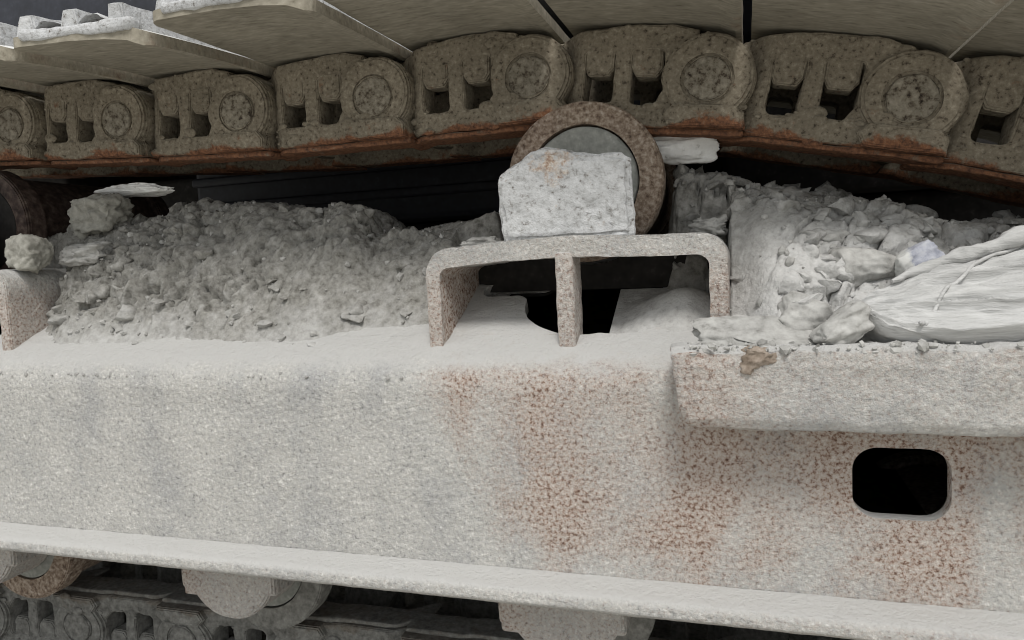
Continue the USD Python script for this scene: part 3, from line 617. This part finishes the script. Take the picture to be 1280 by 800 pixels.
clod('added near-white piece for the bright gap under the rail beside the roller, on the right heap crest', (-0.052, -0.073, 0.098), (0.075, 0.03, 0.026), M_gap_light, 41, 0.16, 'added_gap_light', 'added_gap_light', rot=(-25, 2, 0), facet=.5)  # added piece, near-white to read as light through a gap
clod('added long thin near-white piece for the bright gap under the rail behind the large knobbly clod', (-0.724, -0.070, 0.1065), (0.128, 0.03, 0.013), M_gap_light, 44, 0.2, 'added_gap_light', 'added_gap_light', rot=(-20, 3, 0))  # second added piece, its brightness likewise painted on
# broken lumps bedded in the heaps (uncountable)
def lump_shape(seed):
    q = np.random.RandomState(seed)
    pts = q.normal(size=(13, 3)); pts /= np.linalg.norm(pts, axis=1)[:, None]; pts *= (0.72 + 0.28 * q.rand(13))[:, None]
    h = tm(man(trimesh.convex.convex_hull(pts)).refine_to_length(0.30))
    v = np.asarray(h.vertices)
    d = 0.50 * (meshkit.fbm(v * 1.7 + seed, 4, seed) - .5) + 0.22 * (meshkit.fbm(v * 5 + seed, 3, seed + 1) - .5)
    h.vertices = v + h.vertex_normals * d[:, None]
    return h
LUMPS = [lump_shape(900 + k) for k in range(14)]
def scatter(H, n, rmin, rmax, power, keep, seed, squash=0.75):
    q = np.random.RandomState(seed)
    V, N = np.asarray(H.vertices), np.asarray(H.vertex_normals)
    ok = np.nonzero((V[:, 1] < -0.02))[0]
    out = []
    while len(out) < n:
        i = ok[q.randint(len(ok))]
        if q.rand() > keep(V[i]): continue
        r = rmin + (rmax - rmin) * q.rand() ** power
        L = LUMPS[q.randint(len(LUMPS))].copy()
        L.vertices = L.vertices * (r * np.array([1, 0.8 + .3 * q.rand(), squash * (.7 + .5 * q.rand())]))
        L.apply_transform(trimesh.transformations.euler_matrix(*(q.rand(3) * np.array([1.0, 1.0, 6.28]) - np.array([.5, .5, 0]))))
        L.apply_translation(V[i] - N[i] * r * 0.18)
        out.append(L)
    return trimesh.util.concatenate(out)
def keep_l(p):
    return float(np.clip(sstep(-0.185, -0.135, p[1]) * (0.05 + 0.9 * (meshkit.fbm(p * 9 + 2, 3, 61) - .36)) + 0.8 * sstep(-.58, -.70, p[0]) * sstep(-.2, -.16, p[1]), 0.0, 1))
def keep_r(p):
    return (0.15 if p[0] < .03 and p[1] < -.12 else 1.0) * float(np.clip(0.12 + 1.7 * (meshkit.fbm(p * 10 + 4, 3, 67) - .33) + 0.3 * sstep(-.16, -.1, p[1]), 0, 1)) * (0.15 if p[1] < -.225 else 1)
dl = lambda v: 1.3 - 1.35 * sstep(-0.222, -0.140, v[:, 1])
dr = lambda v: 1.2 - 1.05 * sstep(-0.215, -0.075, v[:, 1])  # same fade of dust and painted shade as on the right heap
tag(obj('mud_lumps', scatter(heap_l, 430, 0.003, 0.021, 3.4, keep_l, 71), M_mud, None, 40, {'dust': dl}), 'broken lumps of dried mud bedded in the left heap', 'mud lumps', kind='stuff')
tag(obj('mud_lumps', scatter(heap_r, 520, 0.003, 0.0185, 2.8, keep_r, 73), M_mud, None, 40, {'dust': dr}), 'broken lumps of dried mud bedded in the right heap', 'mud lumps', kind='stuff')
q = np.random.RandomState(17)
flakes = []
for _ in range(22):
    x = q.uniform(-0.80, -0.30); y = float(q.uniform(-0.205, -0.150))
    i = int(np.argmin((heap_l.vertices[:, 0] - x) ** 2 + (heap_l.vertices[:, 1] - y) ** 2))
    L = LUMPS[q.randint(14)].copy(); r = 0.003 + 0.007 * q.rand() ** 2
    L.vertices = L.vertices * np.array([r * 1.5, r, r * .7])
    L.apply_transform(trimesh.transformations.euler_matrix(0.35 + .3 * q.randn(), 0.15 * q.randn(), 6.28 * q.rand() * .2)); L.apply_translation(np.asarray(heap_l.vertices[i]) + [0, -0.001, 0.0008]); flakes.append(L)
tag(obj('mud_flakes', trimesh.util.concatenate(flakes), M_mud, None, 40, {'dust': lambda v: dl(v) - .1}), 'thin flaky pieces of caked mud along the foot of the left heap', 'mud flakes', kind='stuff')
# loose crumbs (uncountable)
rs = np.random.RandomState(5)
cr_parts = []
def crumb(c, s):
    q = trimesh.creation.icosahedron(); q.vertices = q.vertices * (s * (0.6 + 0.7 * rs.rand(12, 1))) * (0.7 + 0.6 * rs.rand(1, 3)); q.apply_translation(c); cr_parts.append(q)
for H, n in ((heap_l, 260), (heap_r, 420)):
    V = np.asarray(H.vertices); N = np.asarray(H.vertex_normals)
    ok = np.nonzero((V[:, 1] < -0.05) & (N[:, 2] > 0.2))[0]
    for i in rs.choice(ok, n): crumb(V[i] + N[i] * 0.0005, 0.001 + 0.0035 * rs.rand() ** 3)
for _ in range(1300):
    x, y = rs.uniform(-0.95, -0.28), -0.230 + 0.07 * rs.rand()
    if rs.rand() < meshkit.noise(np.array([x * 14, y * 25, 1.0]), 4) ** 2 * 1.6:
        crumb((x, y, float(slope_z(y)) - (0.004 if y < -.215 else 0) + 0.001), 0.0009 + 0.0022 * rs.rand() ** 3)
for _ in range(420):
    x = rs.uniform(-0.045, 0.34); y = -0.2715 + 0.02 * rs.rand()
    crumb((x, y, -0.0735 + .006 * rs.rand()), 0.0008 + 0.0034 * rs.rand() ** 4)
tag(obj('mud_crumbs', trimesh.util.concatenate(cr_parts), M_clod, None, False), 'loose crumbs of dry mud scattered over the heaps and the frame', 'crumbs', kind='stuff')

# ---------------------------------------------------------------- dusty sack on the right heap
def bez(P, t):
    P = np.asarray(P, float); t = np.asarray(t)[..., None]
    n = len(P) - 1
    return sum(math.comb(n, i) * (1 - t) ** (n - i) * t ** i * P[i] for i in range(n + 1))
top = [(0.076, -0.222, -0.046), (0.098, -0.205, -0.032), (0.150, -0.198, -0.022), (0.200, -0.190, 0.000), (0.25, -0.185, 0.016), (0.33, -0.18, 0.02)]
bot = [(0.078, -0.240, -0.057), (0.088, -0.268, -0.075), (0.118, -0.272, -0.077), (0.160, -0.270, -0.074), (0.21, -0.270, -0.074), (0.33, -0.270, -0.076)]
nu, nv = 200, 170
u, vv = np.linspace(0, 1, nu), np.linspace(0, 1, nv)
A, B = bez(top, u), bez(bot, u)
U_, V_ = np.meshgrid(u, vv, indexing='ij')
S = A[:, None] * (1 - V_[..., None]) + B[:, None] * V_[..., None]
bul = np.sin(np.pi * V_) * (0.4 + 0.6 * sstep(0, .3, U_))
S[..., 2] += 0.007 * bul; S[..., 1] -= 0.006 * bul
w = np.stack([U_ * 2.2 + V_ * .8, V_ * 9 - U_ * 3.2, 0 * U_], -1)
fold = (1 - 2 * np.abs(meshkit.noise(w + meshkit.fbm(w * .7, 2, 3)[..., None], 7) - .5)) ** 2 - .4
fine = meshkit.fbm(np.stack([U_ * 6, V_ * 44 - U_ * 12 + 3 * meshkit.noise(np.stack([U_ * 6, V_ * 5, 0 * U_], -1), 2), 0 * U_], -1), 3, 9) - .5
tk = sstep(0.84, 1.0, V_); S[..., 1] += 0.022 * tk; S[..., 2] -= 0.004 * tk
S += (np.array([0, -0.45, 0.9]) * ((0.0075 * fold + 0.0020 * fine + 0.010 * (meshkit.fbm(np.stack([U_ * 7 - V_ * 2, V_ * 7 + U_ * 2, 0 * U_], -1), 3, 19) - .5)) * sstep(-0.02, .06, U_) * sstep(0, .12, 1 - V_))[..., None])
i, j = np.meshgrid(np.arange(nu - 1), np.arange(nv - 1), indexing='ij')
a = (i * nv + j).ravel(); b_ = a + nv
sf = np.vstack([np.stack([a, b_ + 1, b_], 1), np.stack([a, a + 1, b_ + 1], 1)])
sack = thing('sack', 'crumpled pale dusty sack lying on the right mud heap', 'sack', (0.17, -0.24, -0.08))
front_ = trimesh.Trimesh(S.reshape(-1, 3), sf, process=False)
obj('cloth', front_, M_sack, sack, True)
def tube(P, R, sides=10):
    P = np.asarray(P); T = np.gradient(P, axis=0); T /= np.linalg.norm(T, axis=1)[:, None]
    a_ = np.cross(T, [0, 0.3, 1.0]); a_ /= np.linalg.norm(a_, axis=1)[:, None]; c_ = np.cross(T, a_)
    an = np.arange(sides) * 2 * np.pi / sides
    R = np.broadcast_to(R, (len(P),))
    v = P[:, None] + R[:, None, None] * (np.cos(an)[None, :, None] * a_[:, None] + np.sin(an)[None, :, None] * c_[:, None])
    i, j = np.meshgrid(np.arange(len(P) - 1), np.arange(sides), indexing='ij')
    q = np.stack([i * sides + j, i * sides + (j + 1) % sides, (i + 1) * sides + (j + 1) % sides, (i + 1) * sides + j], -1).reshape(-1, 4)
    f = np.vstack([q[:, [0, 1, 2]], q[:, [0, 2, 3]]])
    v = v.reshape(-1, 3); n0 = len(v)
    v = np.vstack([v, P[0], P[-1]]); k = (len(P) - 1) * sides
    caps = [[n0, (x + 1) % sides, x] for x in range(sides)] + [[n0 + 1, k + x, k + (x + 1) % sides] for x in range(sides)]
    return trimesh.Trimesh(v, np.vstack([f, caps]), process=False)
hp = bez(top, np.linspace(0.16, 1, 120)) + np.array([0, -0.004, 0.006])
hr = 0.0026 + 0.0050 * meshkit.fbm(hp * 60, 3, 3) * sstep(0, 0.2, np.linspace(0, 1, 120))
hp = hp + 0.003 * (np.stack([meshkit.noise(hp * 45 + k, k) for k in range(3)], -1) - .5)
hem = tube(hp, hr, 14)
obj('rolled_hem', disp(disp(hem, 0.0030, 70, 91, 4), 0.0012, 220, 92, 3), M_sack, sack, True)
cp = bez([(0.205, -0.192, 0.0125), (0.175, -0.200, 0.000), (0.150, -0.212, -0.004), (0.128, -0.236, -0.020), (0.110, -0.262, -0.055)], np.linspace(0, 1, 60))
KD = cKDTree(S.reshape(-1, 3)[:, :2])
_, ii = KD.query(cp[:, :2]); cp[:, 2] = np.convolve(np.pad(S.reshape(-1, 3)[ii, 2], 4, mode='edge'), np.ones(9) / 9, 'valid') + 0.0022
obj('cord', tube(cp, 0.0013, 8), M_sack, sack, True)
